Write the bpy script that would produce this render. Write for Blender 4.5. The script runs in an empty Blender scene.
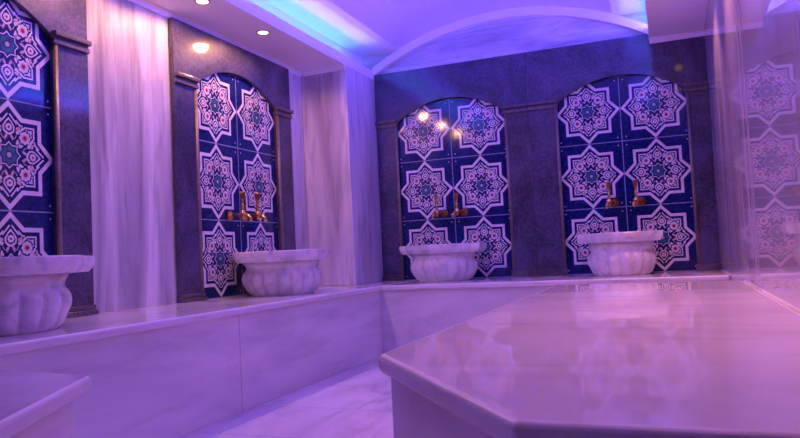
import bpy, bmesh, math, random
from mathutils import Vector, Matrix
random.seed(7)
PI = math.pi
sc = bpy.context.scene
C = sc.collection

# ---------------------------------------------------------------- measures (metres, floor z = 0, camera above x = y = 0)
EYE = 0.708
XR, XW, XP, XS = 0.307, -2.601, -2.210, -0.056     # right wall, left wall, left soffit edge / pier, right soffit edge
YB = 5.23                                          # back wall face
YREAR = -1.25
ZB = 0.49                                          # bench top
ZS = 2.154                                         # soffit underside
XBEN, YBEN = -1.905, 4.430                         # front edges of the benches
YPIER = 4.662

# ---------------------------------------------------------------- materials
def nt(name):
    m = bpy.data.materials.new(name); m.use_nodes = True
    t = m.node_tree; b = t.nodes['Principled BSDF']
    return m, t, b
def N(t, kind, **kw):
    n = t.nodes.new(kind)
    for k, v in kw.items():
        if k in n.inputs: n.inputs[k].default_value = v
        else: setattr(n, k, v)
    return n
def ramp(t, stops, interp='LINEAR'):
    n = t.nodes.new('ShaderNodeValToRGB'); r = n.color_ramp; r.interpolation = interp
    while len(r.elements) < len(stops): r.elements.new(0.5)
    for e, (p, c) in zip(r.elements, stops): e.position = p; e.color = (*c, 1)
    return n
def marble(name, light, dark, vscale, rough, rot=(0, 0, 0), detail=1.0, vein=0.5, bump=0.0, aniso=0.0, spec=0.5, coat=0.0):
    m, t, b = nt(name); L = t.links.new
    tc = N(t, 'ShaderNodeTexCoord'); mp = N(t, 'ShaderNodeMapping')
    mp.inputs['Scale'].default_value = vscale; mp.inputs['Rotation'].default_value = rot
    L(tc.outputs['Object'], mp.inputs['Vector'])
    n1 = N(t, 'ShaderNodeTexNoise', Scale=1.0, Detail=6.0, Roughness=0.55, Distortion=0.9)
    L(mp.outputs[0], n1.inputs['Vector'])
    n2 = N(t, 'ShaderNodeTexNoise', Scale=3.4 * detail, Detail=8.0, Roughness=0.6, Distortion=0.5)
    L(mp.outputs[0], n2.inputs['Vector'])
    r1 = ramp(t, [(0.30, dark), (0.46, tuple(l * .55 + d * .45 for l, d in zip(light, dark))), (0.60, light)])
    L(n1.outputs['Fac'], r1.inputs[0])
    r2 = ramp(t, [(0.36, (1 - vein, 1 - vein, 1 - vein)), (0.50, (1, 1, 1))])
    L(n2.outputs['Fac'], r2.inputs[0])
    mx = N(t, 'ShaderNodeMix', data_type='RGBA', blend_type='MULTIPLY'); mx.inputs[0].default_value = 0.55
    L(r1.outputs[0], mx.inputs[6]); L(r2.outputs[0], mx.inputs[7])
    L(mx.outputs[2], b.inputs['Base Color'])
    b.inputs['Roughness'].default_value = rough
    b.inputs['Specular IOR Level'].default_value = spec
    if coat:
        b.inputs['Coat Weight'].default_value = 1; b.inputs['Coat IOR'].default_value = coat; b.inputs['Coat Roughness'].default_value = .02
    if aniso:
        b.inputs['Anisotropic'].default_value = aniso
        b.inputs['Anisotropic Rotation'].default_value = .25
        tg = N(t, 'ShaderNodeTangent', direction_type='RADIAL', axis='Z'); L(tg.outputs[0], b.inputs['Tangent'])
    if bump:
        bp = N(t, 'ShaderNodeBump', Strength=bump, Distance=0.002); L(n2.outputs['Fac'], bp.inputs['Height']); L(bp.outputs[0], b.inputs['Normal'])
    return m
WHITE = (.80, .78, .77)
M_wall = marble('white marble with upright veins', (.74, .72, .71), (.26, .23, .27), (4.6, 4.6, .50), .45, (.20, 0.04, 0), 1.3, .5)
M_pier = marble('pier marble with upright veins', (.78, .74, .72), (.44, .38, .39), (5.0, 5.0, .60), .28, (.05, .22, 0), 1.3, .45)
M_bench = marble('white marble bench front', (.78, .77, .77), (.56, .54, .56), (.9, .6, 2.8), .24, (.12, .10, .3), 1.0, .25)
M_top = marble('polished marble bench top', (.82, .80, .79), (.66, .64, .64), (1.6, 1.1, 2.0), .10, (0, 0, .4), 1.0, .25)
M_slab = marble('polished marble platform top', (.88, .86, .87), (.68, .65, .68), (.7, 1.7, 2.0), .028, (0, 0, -.25), .9, .2, spec=.70)
M_edge = marble('honed marble edge', (.84, .82, .82), (.70, .68, .69), (2, 2, 2), .42, (0, 0, 0), 1.0, .2)
M_floor = None
M_basin = marble('carved marble', (.84, .81, .79), (.58, .55, .56), (5, 5, 5), .26, (.3, .2, 0), 1.0, .4)
M_lun = marble('lunette marble', (.74, .73, .74), (.30, .29, .32), (.9, 1.0, 6.5), .22, (0, .10, 0), .8, .5)
M_near = marble('right wall marble', (.66, .63, .65), (.52, .49, .52), (3.0, 3.0, .3), .2, (.05, 0, 0), 1.0, .3, coat=1.55)
M_far = marble('right wall brushed marble', (.58, .55, .57), (.22, .20, .23), (9, 9, .30), .11, (.03, 0, 0), 1.2, .5, aniso=.85, spec=.6)

def floor_mat():
    m, t, b = nt('marble floor tiles'); L = t.links.new
    tc = N(t, 'ShaderNodeTexCoord')
    mp = N(t, 'ShaderNodeMapping'); mp.inputs['Rotation'].default_value = (0, 0, .78); mp.inputs['Scale'].default_value = (2.6, 1.0, 1)
    L(tc.outputs['Object'], mp.inputs['Vector'])
    n1 = N(t, 'ShaderNodeTexNoise', Scale=1.6, Detail=7.0, Roughness=.6, Distortion=1.2); L(mp.outputs[0], n1.inputs['Vector'])
    r1 = ramp(t, [(.34, (.52, .47, .49)), (.50, (.76, .72, .73)), (.62, (.84, .81, .81))]); L(n1.outputs['Fac'], r1.inputs[0])
    mb = N(t, 'ShaderNodeMapping'); mb.inputs['Location'].default_value = (.197, .1, 0); L(tc.outputs['Object'], mb.inputs['Vector'])
    br = N(t, 'ShaderNodeTexBrick', offset=.5, Scale=1.0)
    for k, v in (('Mortar Size', .003), ('Brick Width', .8), ('Row Height', .5), ('Mortar Smooth', .3)): br.inputs[k].default_value = v
    br.inputs['Color1'].default_value = (1, 1, 1, 1); br.inputs['Color2'].default_value = (.88, .86, .88, 1); br.inputs['Mortar'].default_value = (.5, .47, .5, 1)
    L(mb.outputs[0], br.inputs['Vector'])
    mx = N(t, 'ShaderNodeMix', data_type='RGBA', blend_type='MULTIPLY'); mx.inputs[0].default_value = 1
    L(r1.outputs[0], mx.inputs[6]); L(br.outputs['Color'], mx.inputs[7]); L(mx.outputs[2], b.inputs['Base Color'])
    b.inputs['Roughness'].default_value = .28
    return m
M_floor = floor_mat()

def granite(name, rough=.10, lo=(.014, .012, .030), hi=(.090, .075, .150)):
    m, t, b = nt(name); L = t.links.new
    tc = N(t, 'ShaderNodeTexCoord')
    n1 = N(t, 'ShaderNodeTexNoise', Scale=3.0, Detail=7.0, Roughness=.65, Distortion=1.0); L(tc.outputs['Object'], n1.inputs['Vector'])
    n2 = N(t, 'ShaderNodeTexNoise', Scale=70.0, Detail=3.0, Roughness=.7); L(tc.outputs['Object'], n2.inputs['Vector'])
    ad = N(t, 'ShaderNodeMix', data_type='FLOAT'); ad.inputs[0].default_value = .45
    L(n1.outputs['Fac'], ad.inputs[2]); L(n2.outputs['Fac'], ad.inputs[3])
    r = ramp(t, [(.42, lo), (.51, tuple((a + c) / 2 for a, c in zip(lo, hi))), (.60, hi)]); L(ad.outputs[0], r.inputs[0])
    L(r.outputs[0], b.inputs['Base Color'])
    b.inputs['Roughness'].default_value = .5; b.inputs['Specular IOR Level'].default_value = .5
    b.inputs['Coat Weight'].default_value = 1; b.inputs['Coat Roughness'].default_value = rough; b.inputs['Coat IOR'].default_value = 1.45
    return m
M_gran = granite('polished dark grey granite')
M_mould = granite('grey brown stone moulding', .15, (.045, .036, .045), (.16, .125, .13))
M_trimg = granite('brown stone moulding', .3, (.13, .085, .065), (.27, .19, .15))

def plain(name, col, rough=.5, metal=0.0, spec=.5):
    m, t, b = nt(name)
    b.inputs['Base Color'].default_value = (*col, 1); b.inputs['Roughness'].default_value = rough
    b.inputs['Metallic'].default_value = metal; b.inputs['Specular IOR Level'].default_value = spec
    return m
def mottled(name, a, c, scale, rough, metal=0.0):
    m, t, b = nt(name); L = t.links.new
    tc = N(t, 'ShaderNodeTexCoord')
    n = N(t, 'ShaderNodeTexNoise', Scale=scale, Detail=4.0); L(tc.outputs['Object'], n.inputs['Vector'])
    r = ramp(t, [(.35, a), (.65, c)]); L(n.outputs['Fac'], r.inputs[0]); L(r.outputs[0], b.inputs['Base Color'])
    b.inputs['Roughness'].default_value = rough; b.inputs['Metallic'].default_value = metal
    return m
M_plaster = mottled('white painted plaster', (.90, .89, .89), (.93, .92, .92), 2.0, .6)
M_navy = mottled('navy tile glaze', (.005, .010, .07), (.013, .030, .165), 60, .09)
M_white = mottled('white tile glaze', (.74, .70, .72), (.86, .83, .84), 30, .09)
M_pink = mottled('pale pink tile glaze', (.66, .44, .46), (.74, .54, .54), 40, .09)
M_red = mottled('red tile glaze', (.34, .012, .02), (.46, .03, .03), 40, .09)
M_teal = mottled('teal tile glaze', (.02, .10, .17), (.05, .19, .26), 50, .09)
M_tan = mottled('tan tile glaze', (.52, .42, .36), (.62, .50, .44), 50, .09)
M_grout = mottled('tile joint', (.22, .24, .42), (.34, .36, .52), 30, .35)
M_brass = mottled('worn brass', (.62, .30, .09), (.85, .48, .17), 25, .24, 1.0)
M_brassd = mottled('dark brass', (.36, .15, .05), (.55, .26, .09), 25, .3, 1.0)
M_lampring = mottled('lamp ring', (.70, .66, .60), (.78, .74, .68), 20, .3, .6)
def emit(name, col, s):
    m, t, b = nt(name)
    b.inputs['Base Color'].default_value = (*col, 1)
    b.inputs['Emission Color'].default_value = (*col, 1); b.inputs['Emission Strength'].default_value = s
    return m
LED_S, SPOT_W, COVE_W = 60.0, 21.0, 57.0
M_led = emit('lit led tape', (.01, .30, 1.0), LED_S)
M_lens = emit('lit lamp lens', (1.0, .62, .30), 14.0)

# ---------------------------------------------------------------- mesh helpers
class MB:
    def __init__(s): s.bm = bmesh.new()
    def box(s, x0, x1, y0, y1, z0, z1, mi=0):
        v = [s.bm.verts.new((x, y, z)) for z in (z0, z1) for y in (y0, y1) for x in (x0, x1)]
        for f in ((0, 2, 3, 1), (4, 5, 7, 6), (0, 1, 5, 4), (2, 6, 7, 3), (0, 4, 6, 2), (1, 3, 7, 5)):
            s.bm.faces.new([v[i] for i in f]).material_index = mi
        return s
    def prism(s, poly, f, a, b, mi=0):
        """poly: 2-D outline, f(p, h) -> xyz, between h=a and h=b"""
        va = [s.bm.verts.new(f(p, a)) for p in poly]; vb = [s.bm.verts.new(f(p, b)) for p in poly]
        n = len(poly)
        s.bm.faces.new(va[::-1]); s.bm.faces.new(vb)
        for i in range(n):
            j = (i + 1) % n; s.bm.faces.new((va[i], va[j], vb[j], vb[i]))
        for fc in s.bm.faces:
            pass
        return s
    def lathe(s, prof, n=32, c=(0, 0, 0), axis='z', mod=None, smooth=True, mi=0, caps=True):
        rings = []
        for k, (r, h) in enumerate(prof):
            ring = []
            for i in range(n):
                a = 2 * PI * i / n
                rr = r if mod is None else mod(r, h, a)
                x, y = rr * math.cos(a), rr * math.sin(a)
                p = (x, y, h) if axis == 'z' else ((x, h, y) if axis == 'y' else (h, x, y))
                ring.append(s.bm.verts.new((p[0] + c[0], p[1] + c[1], p[2] + c[2])))
            rings.append(ring)
        for a, b in zip(rings, rings[1:]):
            for i in range(n):
                j = (i + 1) % n
                f = s.bm.faces.new((a[i], a[j], b[j], b[i])); f.smooth = smooth; f.material_index = mi
        for r in (rings[0], rings[-1]) if caps else ():
            f = s.bm.faces.new(r); f.material_index = mi
        return s
    def tube(s, pts, rad, n=12):
        pts = [Vector(p) for p in pts]; rings = []
        for i, p in enumerate(pts):
            d = (pts[min(i + 1, len(pts) - 1)] - pts[max(i - 1, 0)]).normalized()
            u = d.orthogonal().normalized() if i == 0 else (u - d * u.dot(d)).normalized()
            w = d.cross(u); r = rad[i] if isinstance(rad, (list, tuple)) else rad
            rings.append([s.bm.verts.new(p + (u * math.cos(2 * PI * k / n) + w * math.sin(2 * PI * k / n)) * r) for k in range(n)])
        for a, b in zip(rings, rings[1:]):
            for k in range(n):
                f = s.bm.faces.new((a[k], a[(k + 1) % n], b[(k + 1) % n], b[k])); f.smooth = True
        s.bm.faces.new(rings[0]); s.bm.faces.new(rings[-1])
        return s
    def build(s, name, mats, parent=None, bevel=0, seg=2, xf=None, normals=True):
        if xf is not None: bmesh.ops.transform(s.bm, matrix=xf, verts=s.bm.verts)
        if normals: bmesh.ops.recalc_face_normals(s.bm, faces=s.bm.faces)
        me = bpy.data.meshes.new(name); s.bm.to_mesh(me); s.bm.free()
        o = bpy.data.objects.new(name, me); C.objects.link(o)
        for m in (mats if isinstance(mats, list) else [mats]): me.materials.append(m)
        if parent is not None:
            o.parent = parent
        if bevel:
            md = o.modifiers.new('Bevel', 'BEVEL'); md.width = bevel; md.segments = seg; md.limit_method = 'ANGLE'; md.angle_limit = math.radians(40)
        return o
def thing(name, label, cat, loc=(0, 0, 0), group=None, rz=0.0):
    o = bpy.data.objects.new(name, None); C.objects.link(o); o.location = loc; o.rotation_euler = (0, 0, rz)
    o.empty_display_size = .1
    o['label'] = label; o['category'] = cat
    if group: o['group'] = group
    return o
def struct(o, label=None):
    o['kind'] = 'structure'
    if label: o['label'] = label
    return o
def copy_tree(o, parent=None):
    c = o.copy(); C.objects.link(c); c.parent = parent
    for ch in list(o.children): copy_tree(ch, c)
    return c

# ---------------------------------------------------------------- room shell
def sbox(name, mat, *a, bevel=0, label=None):
    return struct(MB().box(*a).build(name, mat, bevel=bevel), label)
sbox('floor', M_floor, XW - .15, XR + .12, YREAR - .12, YB + .12, -.1, 0, label='pale marble tiled floor of the hammam')
sbox('wall_left', M_wall, XW - .15, XW, YREAR - .12, YB + .12, 0, 2.72, label='white veined marble wall on the left')
sbox('wall_back', M_lun, XW, XR + .12, YB, YB + .12, 0, 2.72, label='back wall, its marble lunette showing under the vault')
YJ = 2.93
sbox('wall_right', M_near, XR, XR + .12, YREAR - .12, YJ - .0015, 0, 2.72, label='glossy marble wall on the right mirroring the tiles')
sbox('wall_right_corner', M_far, XR, XR + .12, YJ + .0015, YB, 0, 2.72, label='streaky polished marble facing on the right beside the back corner')
sbox('wall_rear', M_gran, XW, XR, YREAR - .12, YREAR, 0, 2.72)
sbox('wall_pier', M_pier, XW + .001, XP, YPIER, YB - .001, ZB + .001, ZS - .001, bevel=.004, label='square marble pier in the corner between left and back walls')

# barrel vault
XC, HW = (XP + XS) / 2, 1.07
def arcz(dx, crown, R): return crown - R + math.sqrt(R * R - dx * dx)
R0, CR = 2.12, 2.480
def vault():
    b = MB(); n = 40; prof = []
    for i in range(n + 1):
        dx = -1.20 + 2.40 * i / n
        prof.append((XC + dx, arcz(max(-.86, min(.86, dx)), CR + .070, R0)))
    out = prof + [(XC + 1.20, 2.72), (XC - 1.20, 2.72)]
    b.prism(out, lambda p, h: (p[0], h, p[1]), YREAR, YB)
    for f in b.bm.faces: f.smooth = False
    return b.build('ceiling', M_plaster)
struct(vault(), 'curved white barrel vault of the ceiling')
def soffit(name, x0, x1, xl0, xl1, label):
    b = MB()
    b.box(x0, x1, YREAR, YB, ZS, ZS + .022)
    b.box(xl0, xl1, YREAR, YB, ZS + .0215, ZS + .078)
    return struct(b.build(name, M_plaster, bevel=.003), label)
soffit('ceiling_left', XW, XP, XP - .020, XP, 'lowered plaster soffit along the left wall with downlights')
soffit('ceiling_right', XS, XR, XS, XS + .020, 'lowered plaster soffit along the right wall')
# closing pieces above the soffits, hidden behind the coves
sbox('ceiling_left_cove', M_plaster, XW, XP - .115, YREAR, YB, ZS + .022, 2.72)
sbox('ceiling_right_cove', M_plaster, XS + .115, XR, YREAR, YB, ZS + .022, 2.72)
# crown mouldings
def crown(name, a, b, nx, ny):
    """moulding under the soffit from a to b, projecting along (nx, ny)"""
    m = MB(); prof = [(0, 0), (.030, 0), (.030, -.008), (.014, -.026), (.010, -.036), (0, -.036)]
    L = ((b[0] - a[0]) ** 2 + (b[1] - a[1]) ** 2) ** .5; dx, dy = (b[0] - a[0]) / L, (b[1] - a[1]) / L
    m.prism(prof, lambda p, h: (a[0] + dx * h + nx * p[0], a[1] + dy * h + ny * p[0], ZS + p[1]), 0, L)
    return struct(m.build(name, M_plaster))
crown('trim_1', (XW, YREAR), (XW, YPIER), 1, 0)['label'] = 'plaster crown moulding over the left wall'
crown('trim_2', (XW + .03, YPIER), (XP, YPIER), 0, -1)['label'] = 'plaster crown moulding over the corner pier'
crown('trim_3', (XS, YB - .037), (XR, YB - .037), 0, -1)['label'] = 'plaster crown moulding under the right soffit at the back wall'
def arch_trim():
    b = MB(); n = 48; lo, hi = [], []
    for i in range(n + 1):
        dx = -1.078 + 2.156 * i / n
        lo.append((XC + dx, arcz(dx, CR, R0))); hi.append((XC + dx, arcz(dx, CR + .068, R0)))
    b.prism(lo + hi[::-1], lambda p, h: (p[0], h, p[1]), YB - .055, YB - .0005)
    return b.build('trim_4', M_plaster)
struct(arch_trim(), 'arched plaster moulding where the vault meets the back wall')

# ---------------------------------------------------------------- benches
def slab(name, poly, z0, z1, mat, parent, bevel=.010, seg=4):
    b = MB().prism(poly, lambda p, h: (p[0], p[1], h), z0, z1)
    o = b.build(name, [mat, M_edge] if bevel > .004 else mat, parent, bevel=bevel, seg=seg)
    if bevel > .004: o.modifiers['Bevel'].material = 1           # the rounded nosing is honed, not polished
    return o
XWB = XW + .001
t = thing('marble_bench', 'long low marble bench along the left wall carrying two basins', 'bench', (0, 0, 0))
slab('bench_top', [(XWB, YREAR + .001), (XBEN, YREAR + .001), (XBEN, YB - .001), (XWB, YB - .001)], ZB - .034, ZB, M_top, t)
for y0, y1 in ((YREAR, .90), (.90, 2.757), (2.757, YBEN + .018)):
    fp = MB().box(XBEN - .040, XBEN - .018, y0 + .0015, y1 - .0015, 0, ZB - .034)
    if y1 > YBEN: fp.box(XBEN - .030, XBEN - .0002, YBEN + .018, YBEN + .040, 0, ZB - .034)   # return that meets the back bench
    fp.build('front_panel', M_bench, t, bevel=.0015)
t = thing('marble_bench', 'low marble bench along the back wall carrying two basins', 'bench', (0, 0, 0))
slab('bench_top', [(XBEN + .001, YBEN), (XR - .001, YBEN), (XR - .001, YB - .001), (XBEN + .001, YB - .001)], ZB - .034, ZB, M_top, t)
for x0, x1 in ((XBEN, -.62), (-.62, XR - .001)):
    MB().box(x0 + .0006, x1 - .0010, YBEN + .018, YBEN + .040, 0, ZB - .034).build('front_panel', M_bench, t, bevel=.0015)

# ---------------------------------------------------------------- central platform and low block
t = thing('marble_platform', 'large polished marble platform with a cut corner in the foreground', 'platform', (0, 0, 0))
ZP = .500
slab('platform_top', [(-.585, 1.330), (-.190, .822), (XR - .001, .822), (XR - .001, 3.705), (-.585, 3.705)], ZP - .040, ZP, M_slab, t, .012)
pl = [(-.566, 1.345), (-.176, .846), (XR - .001, .846), (XR - .001, 3.66), (-.566, 3.66)]
def wallpanel(p, q, th=.02):
    p, q = Vector((*p, 0)), Vector((*q, 0)); d = (q - p).normalized(); n = Vector((-d.y, d.x, 0)); p = p + d * .001; q = q - d * .001
    return [tuple((p)[:2]), tuple((q)[:2]), tuple((q + n * th - d * th * .5)[:2]), tuple((p + n * th + d * th * .5)[:2])]
for i, nm in ((0, 'base_panel'), (1, 'base_panel'), (3, 'base_panel'), (4, 'base_panel')):
    p, q = pl[i], pl[(i + 1) % 5]
    slab(nm, wallpanel(p, q), 0, ZP - .040, M_bench, t, .001)
t = thing('marble_block', 'low marble block with a slab top at the bottom left', 'block', (0, 0, 0))
top = [(XBEN - .016, 1.378), (-1.324, 1.284), (-1.06, .80), (-1.06, .15), (XBEN - .016, .15)]
slab('block_top', top, .412, .45, M_top, t, .010)
bp = [(XBEN - .016, 1.338), (-1.352, 1.252), (-1.098, .785), (-1.098, .19), (XBEN - .016, .19)]
slab('block_base', bp, 0, .412, M_bench, t, .003)

# ---------------------------------------------------------------- star tiles
def star(r, a=None, c=(0, 0), rot=0.0):
    """eight-pointed star: tips at r on the axes, square corners on the diagonals"""
    q = r / math.sqrt(2) if a is None else a
    nt_ = r - q
    pts = []
    for k in range(4):
        co, si = round(math.cos(k * PI / 2)), round(math.sin(k * PI / 2))
        for x, y in ((r, 0), (q, nt_), (q, q), (nt_, q)):
            pts.append((x * co - y * si, x * si + y * co))
    if rot or c != (0, 0):
        cr, sr = math.cos(rot), math.sin(rot)
        pts = [(x * cr - y * sr + c[0], x * sr + y * cr + c[1]) for x, y in pts]
    return pts
def disc(x, y, r, n=14, lob=0, amp=0.0, sx=1.0, sy=1.0):
    return [(x + r * sx * (1 + amp * math.cos(lob * 2 * PI * i / n)) * math.cos(2 * PI * i / n),
             y + r * sy * (1 + amp * math.cos(lob * 2 * PI * i / n)) * math.sin(2 * PI * i / n)) for i in range(n)]
def stroke(pts, w):
    L, Rr = [], []
    for i, p in enumerate(pts):
        a, b = pts[max(i - 1, 0)], pts[min(i + 1, len(pts) - 1)]
        d = Vector((b[0] - a[0], b[1] - a[1])).normalized(); n = Vector((-d.y, d.x))
        k = 1.0
        if 0 < i < len(pts) - 1:
            d1 = Vector((p[0] - a[0], p[1] - a[1])).normalized(); k = 1 / max(.45, abs(d1.dot(d)))
        L.append((p[0] + n.x * w * .5 * k, p[1] + n.y * w * .5 * k)); Rr.append((p[0] - n.x * w * .5 * k, p[1] - n.y * w * .5 * k))
    return L + Rr[::-1]
def leaf(a, b, w, bend=0.0, n=6):
    a, b = Vector(a), Vector(b); d = b - a; p = Vector((-d.y, d.x)).normalized()
    up, dn = [], []
    for i in range(n + 1):
        s = i / n; c = a + d * s + p * bend * math.sin(PI * s); h = w * .5 * math.sin(PI * s ** .8)
        up.append(tuple(c + p * h)); dn.append(tuple(c - p * h))
    return up + dn[1:-1][::-1]
# material slots: 0 navy 1 white 2 pink 3 red 4 teal 5 tan 6 grout
def tile_shapes():
    S = []                                            # (layer, slot, polygon)
    S += [(1, 1, star(.995)), (2, 0, star(.878))]
    S += [(3, 1, star(.250)), (4, 0, star(.222)), (5, 4, star(.185)), (6, 0, star(.085)), (7, 5, star(.055))]
    base = []                                         # one quarter: axis +y and the diagonal right of it
    ax = base.append
    # axis flower with its drop-shaped petal, tulip petals below and stripes running to the tip
    ax((3, 1, [(0, .70), (-.075, .615), (-.130, .53), (-.120, .44), (-.06, .385), (0, .37), (.06, .385), (.120, .44), (.130, .53), (.075, .615)]))
    ax((4, 0, [(0, .655), (-.060, .59), (-.098, .52), (-.088, .455), (0, .405), (.088, .455), (.098, .52), (.060, .59)]))
    ax((5, 1, disc(0, .515, .070, 16, 8, .10))); ax((6, 3, disc(0, .515, .026, 10)))
    for s in (-1, 1):
        ax((3, 2, leaf((s * .030, .385), (s * .085, .265), .055, s * .012)))
        ax((3, 1, stroke([(s * .022, .765), (s * .115, .655), (s * .175, .590)], .030)))
        ax((3, 1, stroke([(s * .155, .66), (s * .235, .575), (s * .300, .560)], .030)))
        ax((3, 2, leaf((s * .145, .49), (s * .250, .555), .070, -s * .02)))
        ax((3, 1, [(s * .150, .455), (s * .235, .480), (s * .300, .545), (s * .355, .53), (s * .285, .455), (s * .215, .400), (s * .165, .395)]))
        ax((3, 5, stroke([(s * .070, .290), (s * .135, .325), (s * .165, .38)], .018)))
    # diagonal flower
    ax((3, 0, disc(.345, .345, .150, 24))); ax((4, 1, disc(.345, .345, .118, 32, 8, .09))); ax((5, 2, disc(.345, .345, .070, 16))); ax((6, 3, disc(.345, .345, .044, 12)))
    ax((3, 5, stroke([(.16, .16), (.25, .25)], .022)))
    ax((3, 1, leaf((.205, .155), (.315, .195), .060, .015))); ax((3, 1, leaf((.155, .205), (.195, .315), .060, -.015)))
    # corner scrolls
    ax((3, 1, stroke([(.335, .545), (.548, .545), (.548, .335)], .032)))
    ax((3, 1, stroke([(.42, .475), (.482, .482), (.475, .42)], .038)))
    ax((3, 1, disc(.385, .488, .022, 10))); ax((3, 1, disc(.488, .385, .022, 10)))
    for k in range(4):
        co, si = round(math.cos(k * PI / 2)), round(math.sin(k * PI / 2))
        for l, m, pg in base: S.append((l, m, [((x * co - y * si) * .975, (x * si + y * co) * .975) for x, y in pg]))
    for sx in (-1, 1):
        for sy in (-1, 1):
            S.append((1, 1, disc(sx * .875, sy * .875, .020, 8)))
    # joints of the tile
    e = .012
    S += [(1, 6, [(-1, -1), (1, -1), (1, -1 + e), (-1, -1 + e)]), (1, 6, [(-1, 1 - e), (1, 1 - e), (1, 1), (-1, 1)]),
          (1, 6, [(-1, -1), (-1 + e, -1), (-1 + e, 1), (-1, 1)]), (1, 6, [(1 - e, -1), (1, -1), (1, 1), (1 - e, 1)])]
    return S
SHAPES = tile_shapes()
TW, TH = .463, .478
TMATS = [M_navy, M_white, M_pink, M_red, M_teal, M_tan, M_grout]
def tile_panel_mesh():
    """six tiles, u across, w out of the wall, z up from the bench"""
    b = MB(); b.box(-TW, TW, .001, .006, 0, 3 * TH, 0)
    for c in range(2):
        for r in range(3):
            cu, cz = (c - .5) * TW, (r + .5) * TH
            for l, m, pg in SHAPES:
                f = b.bm.faces.new([b.bm.verts.new((cu + x * TW / 2, .006 + .00035 * l, cz + y * TH / 2)) for x, y in pg])
                f.material_index = m
    return b

# ---------------------------------------------------------------- tiled niches
HO, SPR, CRN = .447, 1.770 - ZB, 1.925 - ZB            # opening: half width, spring and crown above the bench
def arch_pts(n=20):
    rise = CRN - SPR; R = (HO * HO + rise * rise) / (2 * rise)
    return [(-HO + 2 * HO * i / n, CRN - R + math.sqrt(max(0, R * R - (-HO + 2 * HO * i / n) ** 2))) for i in range(n + 1)]
def niche(label, origin, ux, wx, uL, uR, ztop, base_mould=True, notch=None):
    """origin on the wall face at bench height, ux along the wall, wx out of it"""
    t = thing('tiled_niche', label, 'niche', origin, 'tiled niches around the room')
    X = Matrix(((ux[0], wx[0], 0, 0), (ux[1], wx[1], 0, 0), (0, 0, 1, 0), (0, 0, 0, 1)))
    tile_panel_mesh().build('tile_panel', TMATS, t, xf=X, normals=False)
    th = .036
    top = [(uR, ztop)] if notch is None else [(uR, notch[1]), (notch[0], notch[1]), (notch[0], ztop)]
    out = [(uL, 0), (-HO, 0)] + arch_pts() + [(HO, 0), (uR, 0)] + top + [(uL, ztop)]
    b = MB().prism(out, lambda p, h: (p[0], h, p[1]), .0088, th)
    b.build('stone_surround', M_gran, t, xf=X, bevel=.002)
    for s in (-1, 1):
        # slim half column on the edge of the opening
        u0 = s * (HO + .008)
        MB().lathe([(.011, .048), (.011, SPR - .032)], 14, (u0, th, 0)).build('colonnette', M_trimg, t, xf=X)
        # impost moulding from the opening to the edge of the stone
        e = uR if s > 0 else uL; ext = .02 if abs(e) < .64 and wx[0] else 0
        a, c = (HO - .012, e + ext) if s > 0 else (e - ext, -HO + .008)
        m = MB(); m.box(a, c, .03, th + .030, SPR + .006, SPR + .030); m.box(a, c, .03, th + .016, SPR - .030, SPR - .006); m.box(a, c, .03, th + .008, SPR - .010, SPR + .010)
        m.build('impost', M_mould, t, xf=X, bevel=.005, seg=3)
        if base_mould:
            m = MB(); m.box(a, c, .03, th + .028, .0005, .024); m.box(a, c, .03, th + .015, .024, .046)
            m.build('base_moulding', M_mould, t, xf=X, bevel=.004, seg=3)
    return t
niche('tiled niche on the left wall cut by the left edge of the picture', (XW, 1.868, ZB + .0005), (0, 1), (1, 0), -.64, .645, ZS - ZB - .037)
niche('arched blue tiled niche on the left wall in full view beside the corner pier', (XW, 3.775, ZB + .0005), (0, 1), (1, 0), -.64, .645, ZS - ZB - .037)
niche('arched blue tiled niche on the back wall next to the corner pier', (-1.580, YB, ZB + .0005), (1, 0), (0, -1), -.629, .635, 2.195 - ZB)
niche('arched blue tiled niche on the back wall next to the right wall', (-.285, YB, ZB + .0005), (1, 0), (0, -1), -.659, .591, 2.195 - ZB, notch=(.222, 2.150 - ZB))

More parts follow.
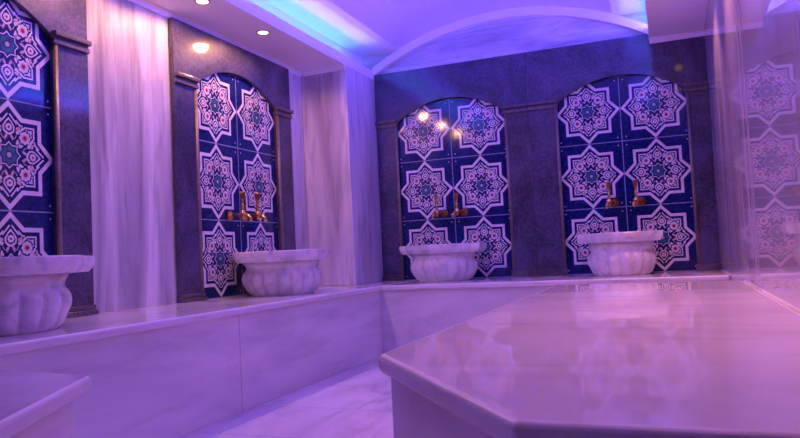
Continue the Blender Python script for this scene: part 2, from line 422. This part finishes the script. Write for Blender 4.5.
# ---------------------------------------------------------------- basins
def basin(label, x, y, rz, rr=.285, ear=.322, rb=.250, rf=.195, h=.270):
    t = thing('marble_basin', label, 'basin', (x, y, ZB + .0005), 'carved marble basins on the benches', rz)
    # bowl with gadroons
    n, lob = 192, 16
    P = [(0.0, 0), (rf * .985, 0), (rf, .006), (rf * 1.10, .020), (rb * .93, .052), (rb * .985, .080), (rb, .105), (rb * .985, .125), (rb * .95, .140), (rb * .91, .150), (rb * .885, .160), (rb * .90, .178), (rb * .955, h - .068)]
    def mod(r, z, a):
        if z < .150:
            k = max(0, min(1, (z + .01) / .03)) * max(0, min(1, (.152 - z) / .022))
            return r * (1 - .12 * k * (1 - abs(math.sin(a * lob / 2)) ** .6))
        return r
    b = MB()
    prof = [(max(r, .0005), z) for r, z in P]
    b.lathe(prof, n, mod=mod)
    b.build('bowl', M_basin, t)
    # rim with two flat ears, hollow inside
    m = 96; out = []
    for i in range(m):
        a = 2 * PI * i / m; ca, sa = math.cos(a), math.sin(a)
        r = rr
        if abs(ca) > 1e-6:
            q = ear / abs(ca)
            if abs(q * sa) <= .115: r = max(rr, q)
            elif abs(sa) > 1e-6 and .115 / abs(sa) * abs(ca) <= ear: r = max(rr, .115 / abs(sa))
        out.append((r * ca, r * sa))
    bm = MB(); z0, z1 = h - .068, h
    def ring(sc_, z, rnd=None):
        return [bm.bm.verts.new((p[0] * sc_, p[1] * sc_, z)) if rnd is None else bm.bm.verts.new((rnd * math.cos(2 * PI * i / m), rnd * math.sin(2 * PI * i / m), z)) for i, p in enumerate(out)]
    rings = [ring(1, z0, rb * .93), ring(.925, z0 + .004), ring(.975, z0 + .022), ring(.995, z0 + .034), ring(1.0, z1 - .006), ring(.985, z1), ring(1, z1, rr * .80), ring(1, z1 - .012, rr * .775), ring(1, z1 - .09, rr * .66), ring(1, z1 - .14, rr * .42), ring(1, z1 - .155, .004)]
    for a, c in zip(rings, rings[1:]):
        for i in range(m):
            j = (i + 1) % m; f = bm.bm.faces.new((a[i], a[j], c[j], c[i])); f.smooth = False
    bm.bm.faces.new(rings[-1])
    o = bm.build('rim', M_basin, t, normals=False)
    # face the rim outwards
    bmx = bmesh.new(); bmx.from_mesh(o.data); bmesh.ops.recalc_face_normals(bmx, faces=bmx.faces); bmx.to_mesh(o.data); bmx.free()
    return t
basin('white fluted marble basin on the left bench cut by the left edge of the picture', -2.303, 1.815, -PI / 2, ear=.345, rb=.242)
basin('white fluted marble basin on the left bench near the corner pier', -2.284, 3.752, -PI / 2, rr=.302, ear=.335, rb=.250)
basin('white fluted marble basin on the back bench nearer the corner pier', -1.598, 4.930, 0, rr=.280, ear=.312, rb=.256)
basin('white fluted marble basin on the back bench nearer the right wall', -.322, 4.935, 0, rr=.255, ear=.275, rb=.228, rf=.18, h=.288)

# ---------------------------------------------------------------- taps
def tap_proto():
    """wall at w = 0; local x along the wall, -y out of it"""
    t = thing('brass_tap', 'tap', 'tap', (0, 0, 0), 'brass taps over the basins')
    MB().lathe([(.030, -.0005), (.031, -.010), (.022, -.018), (.014, -.030)], 8, axis='y', smooth=False).build('wall_flange', M_brassd, t)
    b = MB(); b.tube([(0, -.018, 0), (0, -.085, 0), (0, -.118, 0)], [.011, .011, .013], 14)
    b.lathe([(.004, -.030), (.017, -.024), (.021, -.008), (.021, .010), (.015, .022), (.010, .030)], 18, (0, -.105, 0))
    b.build('valve_body', M_brass, t)
    b = MB(); b.tube([(0, -.112, -.004), (0, -.140, -.006), (0, -.158, -.022), (0, -.162, -.046)], [.012, .012, .011, .013], 14)
    b.build('spout', M_brass, t)
    st = MB().lathe([(.010, .028), (.0085, .05), (.013, .056), (.0085, .062), (.008, .092), (.012, .098)], 16, (0, -.105, 0)).build('stem', M_brass, t)
    MB().lathe([(.007, .098), (.012, .102), (.014, .112), (.017, .128), (.018, .140), (.013, .147)], 6, (0, -.105, 0), smooth=False).build('handle', M_brassd, st)
    return t
proto = tap_proto()
TAPS = [
    ('left brass tap of the pair over the left bench basin beside the pier', (XW + .0085, 3.650, .998), PI / 2),
    ('right brass tap of the pair over the left bench basin beside the pier', (XW + .0085, 3.815, 1.000), PI / 2),
    ('left brass tap of the pair in the back niche next to the pier', (-1.665, YB - .0085, 1.010), -.30),
    ('right brass tap of the pair in the back niche next to the pier', (-1.500, YB - .0085, 1.010), -.30),
    ('left brass tap of the pair in the back niche next to the right wall', (-.362, YB - .0085, 1.000), -.30),
    ('right brass tap of the pair in the back niche next to the right wall', (-.180, YB - .0085, 1.000), -.30),
]
for i, (lab, loc, rz) in enumerate(TAPS):
    o = proto if i == 0 else copy_tree(proto)
    o.location = loc; o['label'] = lab; o.rotation_euler = (0, 0, rz)
    if abs(rz) < 1:                                   # the pipe leaves a flange that stays flat on the tiles at an angle
        for ch in o.children:
            if ch.name.startswith('wall_flange'): ch.rotation_euler = (0, 0, -rz)

# ---------------------------------------------------------------- lamps
def lamp_proto():
    t = thing('ceiling_downlight', 'lamp', 'downlight', (0, 0, 0), 'downlights in the soffits')
    MB().lathe([(.030, -.0005), (.044, -.0005), (.044, -.004), (.040, -.008), (.031, -.006), (.030, -.0005)], 28, caps=False).build('ring', M_lampring, t)
    MB().lathe([(.0005, -.0010), (.030, -.0010), (.030, -.0045), (.0005, -.0055)], 24).build('lens', M_lens, t)
    return t
lp = lamp_proto()
XL1, XL2 = -2.325, .150
ys_l = [3.705, 3.097, 2.489]
ys_r = [4.22, 3.40, 2.58, 1.76]
LAMPS = [(XL1, y) for y in ys_l] + [(XL2, y) for y in ys_r]
LLAB = {(XL1, 3.705): 'lit downlight in the left soffit above the arched niche', (XL1, 3.097): 'lit downlight in the left soffit cut by the top edge of the picture'}
for i, p in enumerate(LAMPS):
    o = lp if i == 0 else copy_tree(lp)
    o.location = (p[0], p[1], ZS)
    o['label'] = LLAB.get(p, 'third downlight of the left soffit counting from the corner pier' if p[0] < 0 else '%s downlight of the right soffit counting from the back wall' % ('first', 'second', 'third', 'fourth')[i - 3])
    ld = bpy.data.lights.new('spot', 'SPOT'); ld.energy = SPOT_W if p[0] < 0 else SPOT_W * 3.2; ld.color = (1.0, .43, .19) if p[0] < 0 else (1.0, .34, .30); ld.spot_size = math.radians(172 if p[0] < 0 else 102); ld.spot_blend = .25 if p[0] < 0 else 1.0; ld.shadow_soft_size = .04
    lo = bpy.data.objects.new('downlight_beam', ld); C.objects.link(lo); lo.location = (p[0], p[1], ZS - .012)
def led(label, x, y0, y1):
    t = thing('led_strip', label, 'light strip', (x, y0, ZS + .0225))
    MB().box(-.006, .006, 0, y1 - y0, 0, .036).build('tape', M_lampring, t)
    MB().box(-.004, .004, .004, y1 - y0 - .004, .0361, .0385).build('glowing_strip', M_led, t)
    # the light the tape throws out of the cove across the vault
    ld = bpy.data.lights.new('cove_light', 'AREA'); ld.shape = 'RECTANGLE'; ld.size = .03; ld.size_y = y1 - y0; ld.energy = COVE_W; ld.color = (.072, .040, 1.0); ld.spread = math.radians(125)
    lo = bpy.data.objects.new('cove_light', ld); C.objects.link(lo)
    s = 1 if x < XC else -1; a = math.radians(4); d = Vector((s * math.cos(a), 0, math.sin(a)))
    zx = -d; yx = Vector((0, 1, 0)); xx = yx.cross(zx)
    lo.matrix_world = Matrix(((xx.x, yx.x, zx.x, x), (xx.y, yx.y, zx.y, (y0 + y1) / 2), (xx.z, yx.z, zx.z, ZS + .080), (0, 0, 0, 1)))
led('glowing blue light strip in the cove along the left soffit', XP - .045, 1.50, 4.86)
led('glowing blue light strip in the cove along the right soffit', XS + .045, 1.50, YB - .06)

# ---------------------------------------------------------------- world, camera, view
w = bpy.data.worlds.new('World'); sc.world = w; w.use_nodes = True
w.node_tree.nodes['Background'].inputs[0].default_value = (.3, .15, .6, 1); w.node_tree.nodes['Background'].inputs[1].default_value = .1
yaw, pitch, roll, fpx = 0.37377, 0.05012, -0.04838, 686.9
fw = Vector((-math.sin(yaw) * math.cos(pitch), math.cos(yaw) * math.cos(pitch), math.sin(pitch)))
rt = Vector((math.cos(yaw), math.sin(yaw), 0)); up = rt.cross(fw)
Rr = rt * math.cos(roll) + up * math.sin(roll); Uu = up * math.cos(roll) - rt * math.sin(roll)
cd = bpy.data.cameras.new('Camera'); cam = bpy.data.objects.new('Camera', cd); C.objects.link(cam)
cam.matrix_world = Matrix(((Rr.x, Uu.x, -fw.x, 0), (Rr.y, Uu.y, -fw.y, 0), (Rr.z, Uu.z, -fw.z, EYE), (0, 0, 0, 1)))
cd.sensor_width = 36; cd.lens = fpx / 800 * 36; cd.clip_start = .02
cd.dof.use_dof = True; cd.dof.focus_distance = 4.4; cd.dof.aperture_fstop = 11.0
sc.camera = cam
sc.view_settings.view_transform = 'Standard'; sc.view_settings.look = 'None'; sc.view_settings.gamma = 1; sc.view_settings.use_curve_mapping = False
sc.view_settings.exposure = 0.0
sc.cycles.max_bounces = 10; sc.cycles.diffuse_bounces = 6; sc.cycles.glossy_bounces = 5
sc.cycles.use_denoising = True; sc.cycles.denoiser = 'OPENIMAGEDENOISE'; sc.cycles.denoising_prefilter = 'ACCURATE'; sc.cycles.use_adaptive_sampling = False
sc.cycles.sample_clamp_indirect = 7.0; sc.cycles.caustics_reflective = False; sc.cycles.caustics_refractive = False; sc.cycles.blur_glossy = 1.0
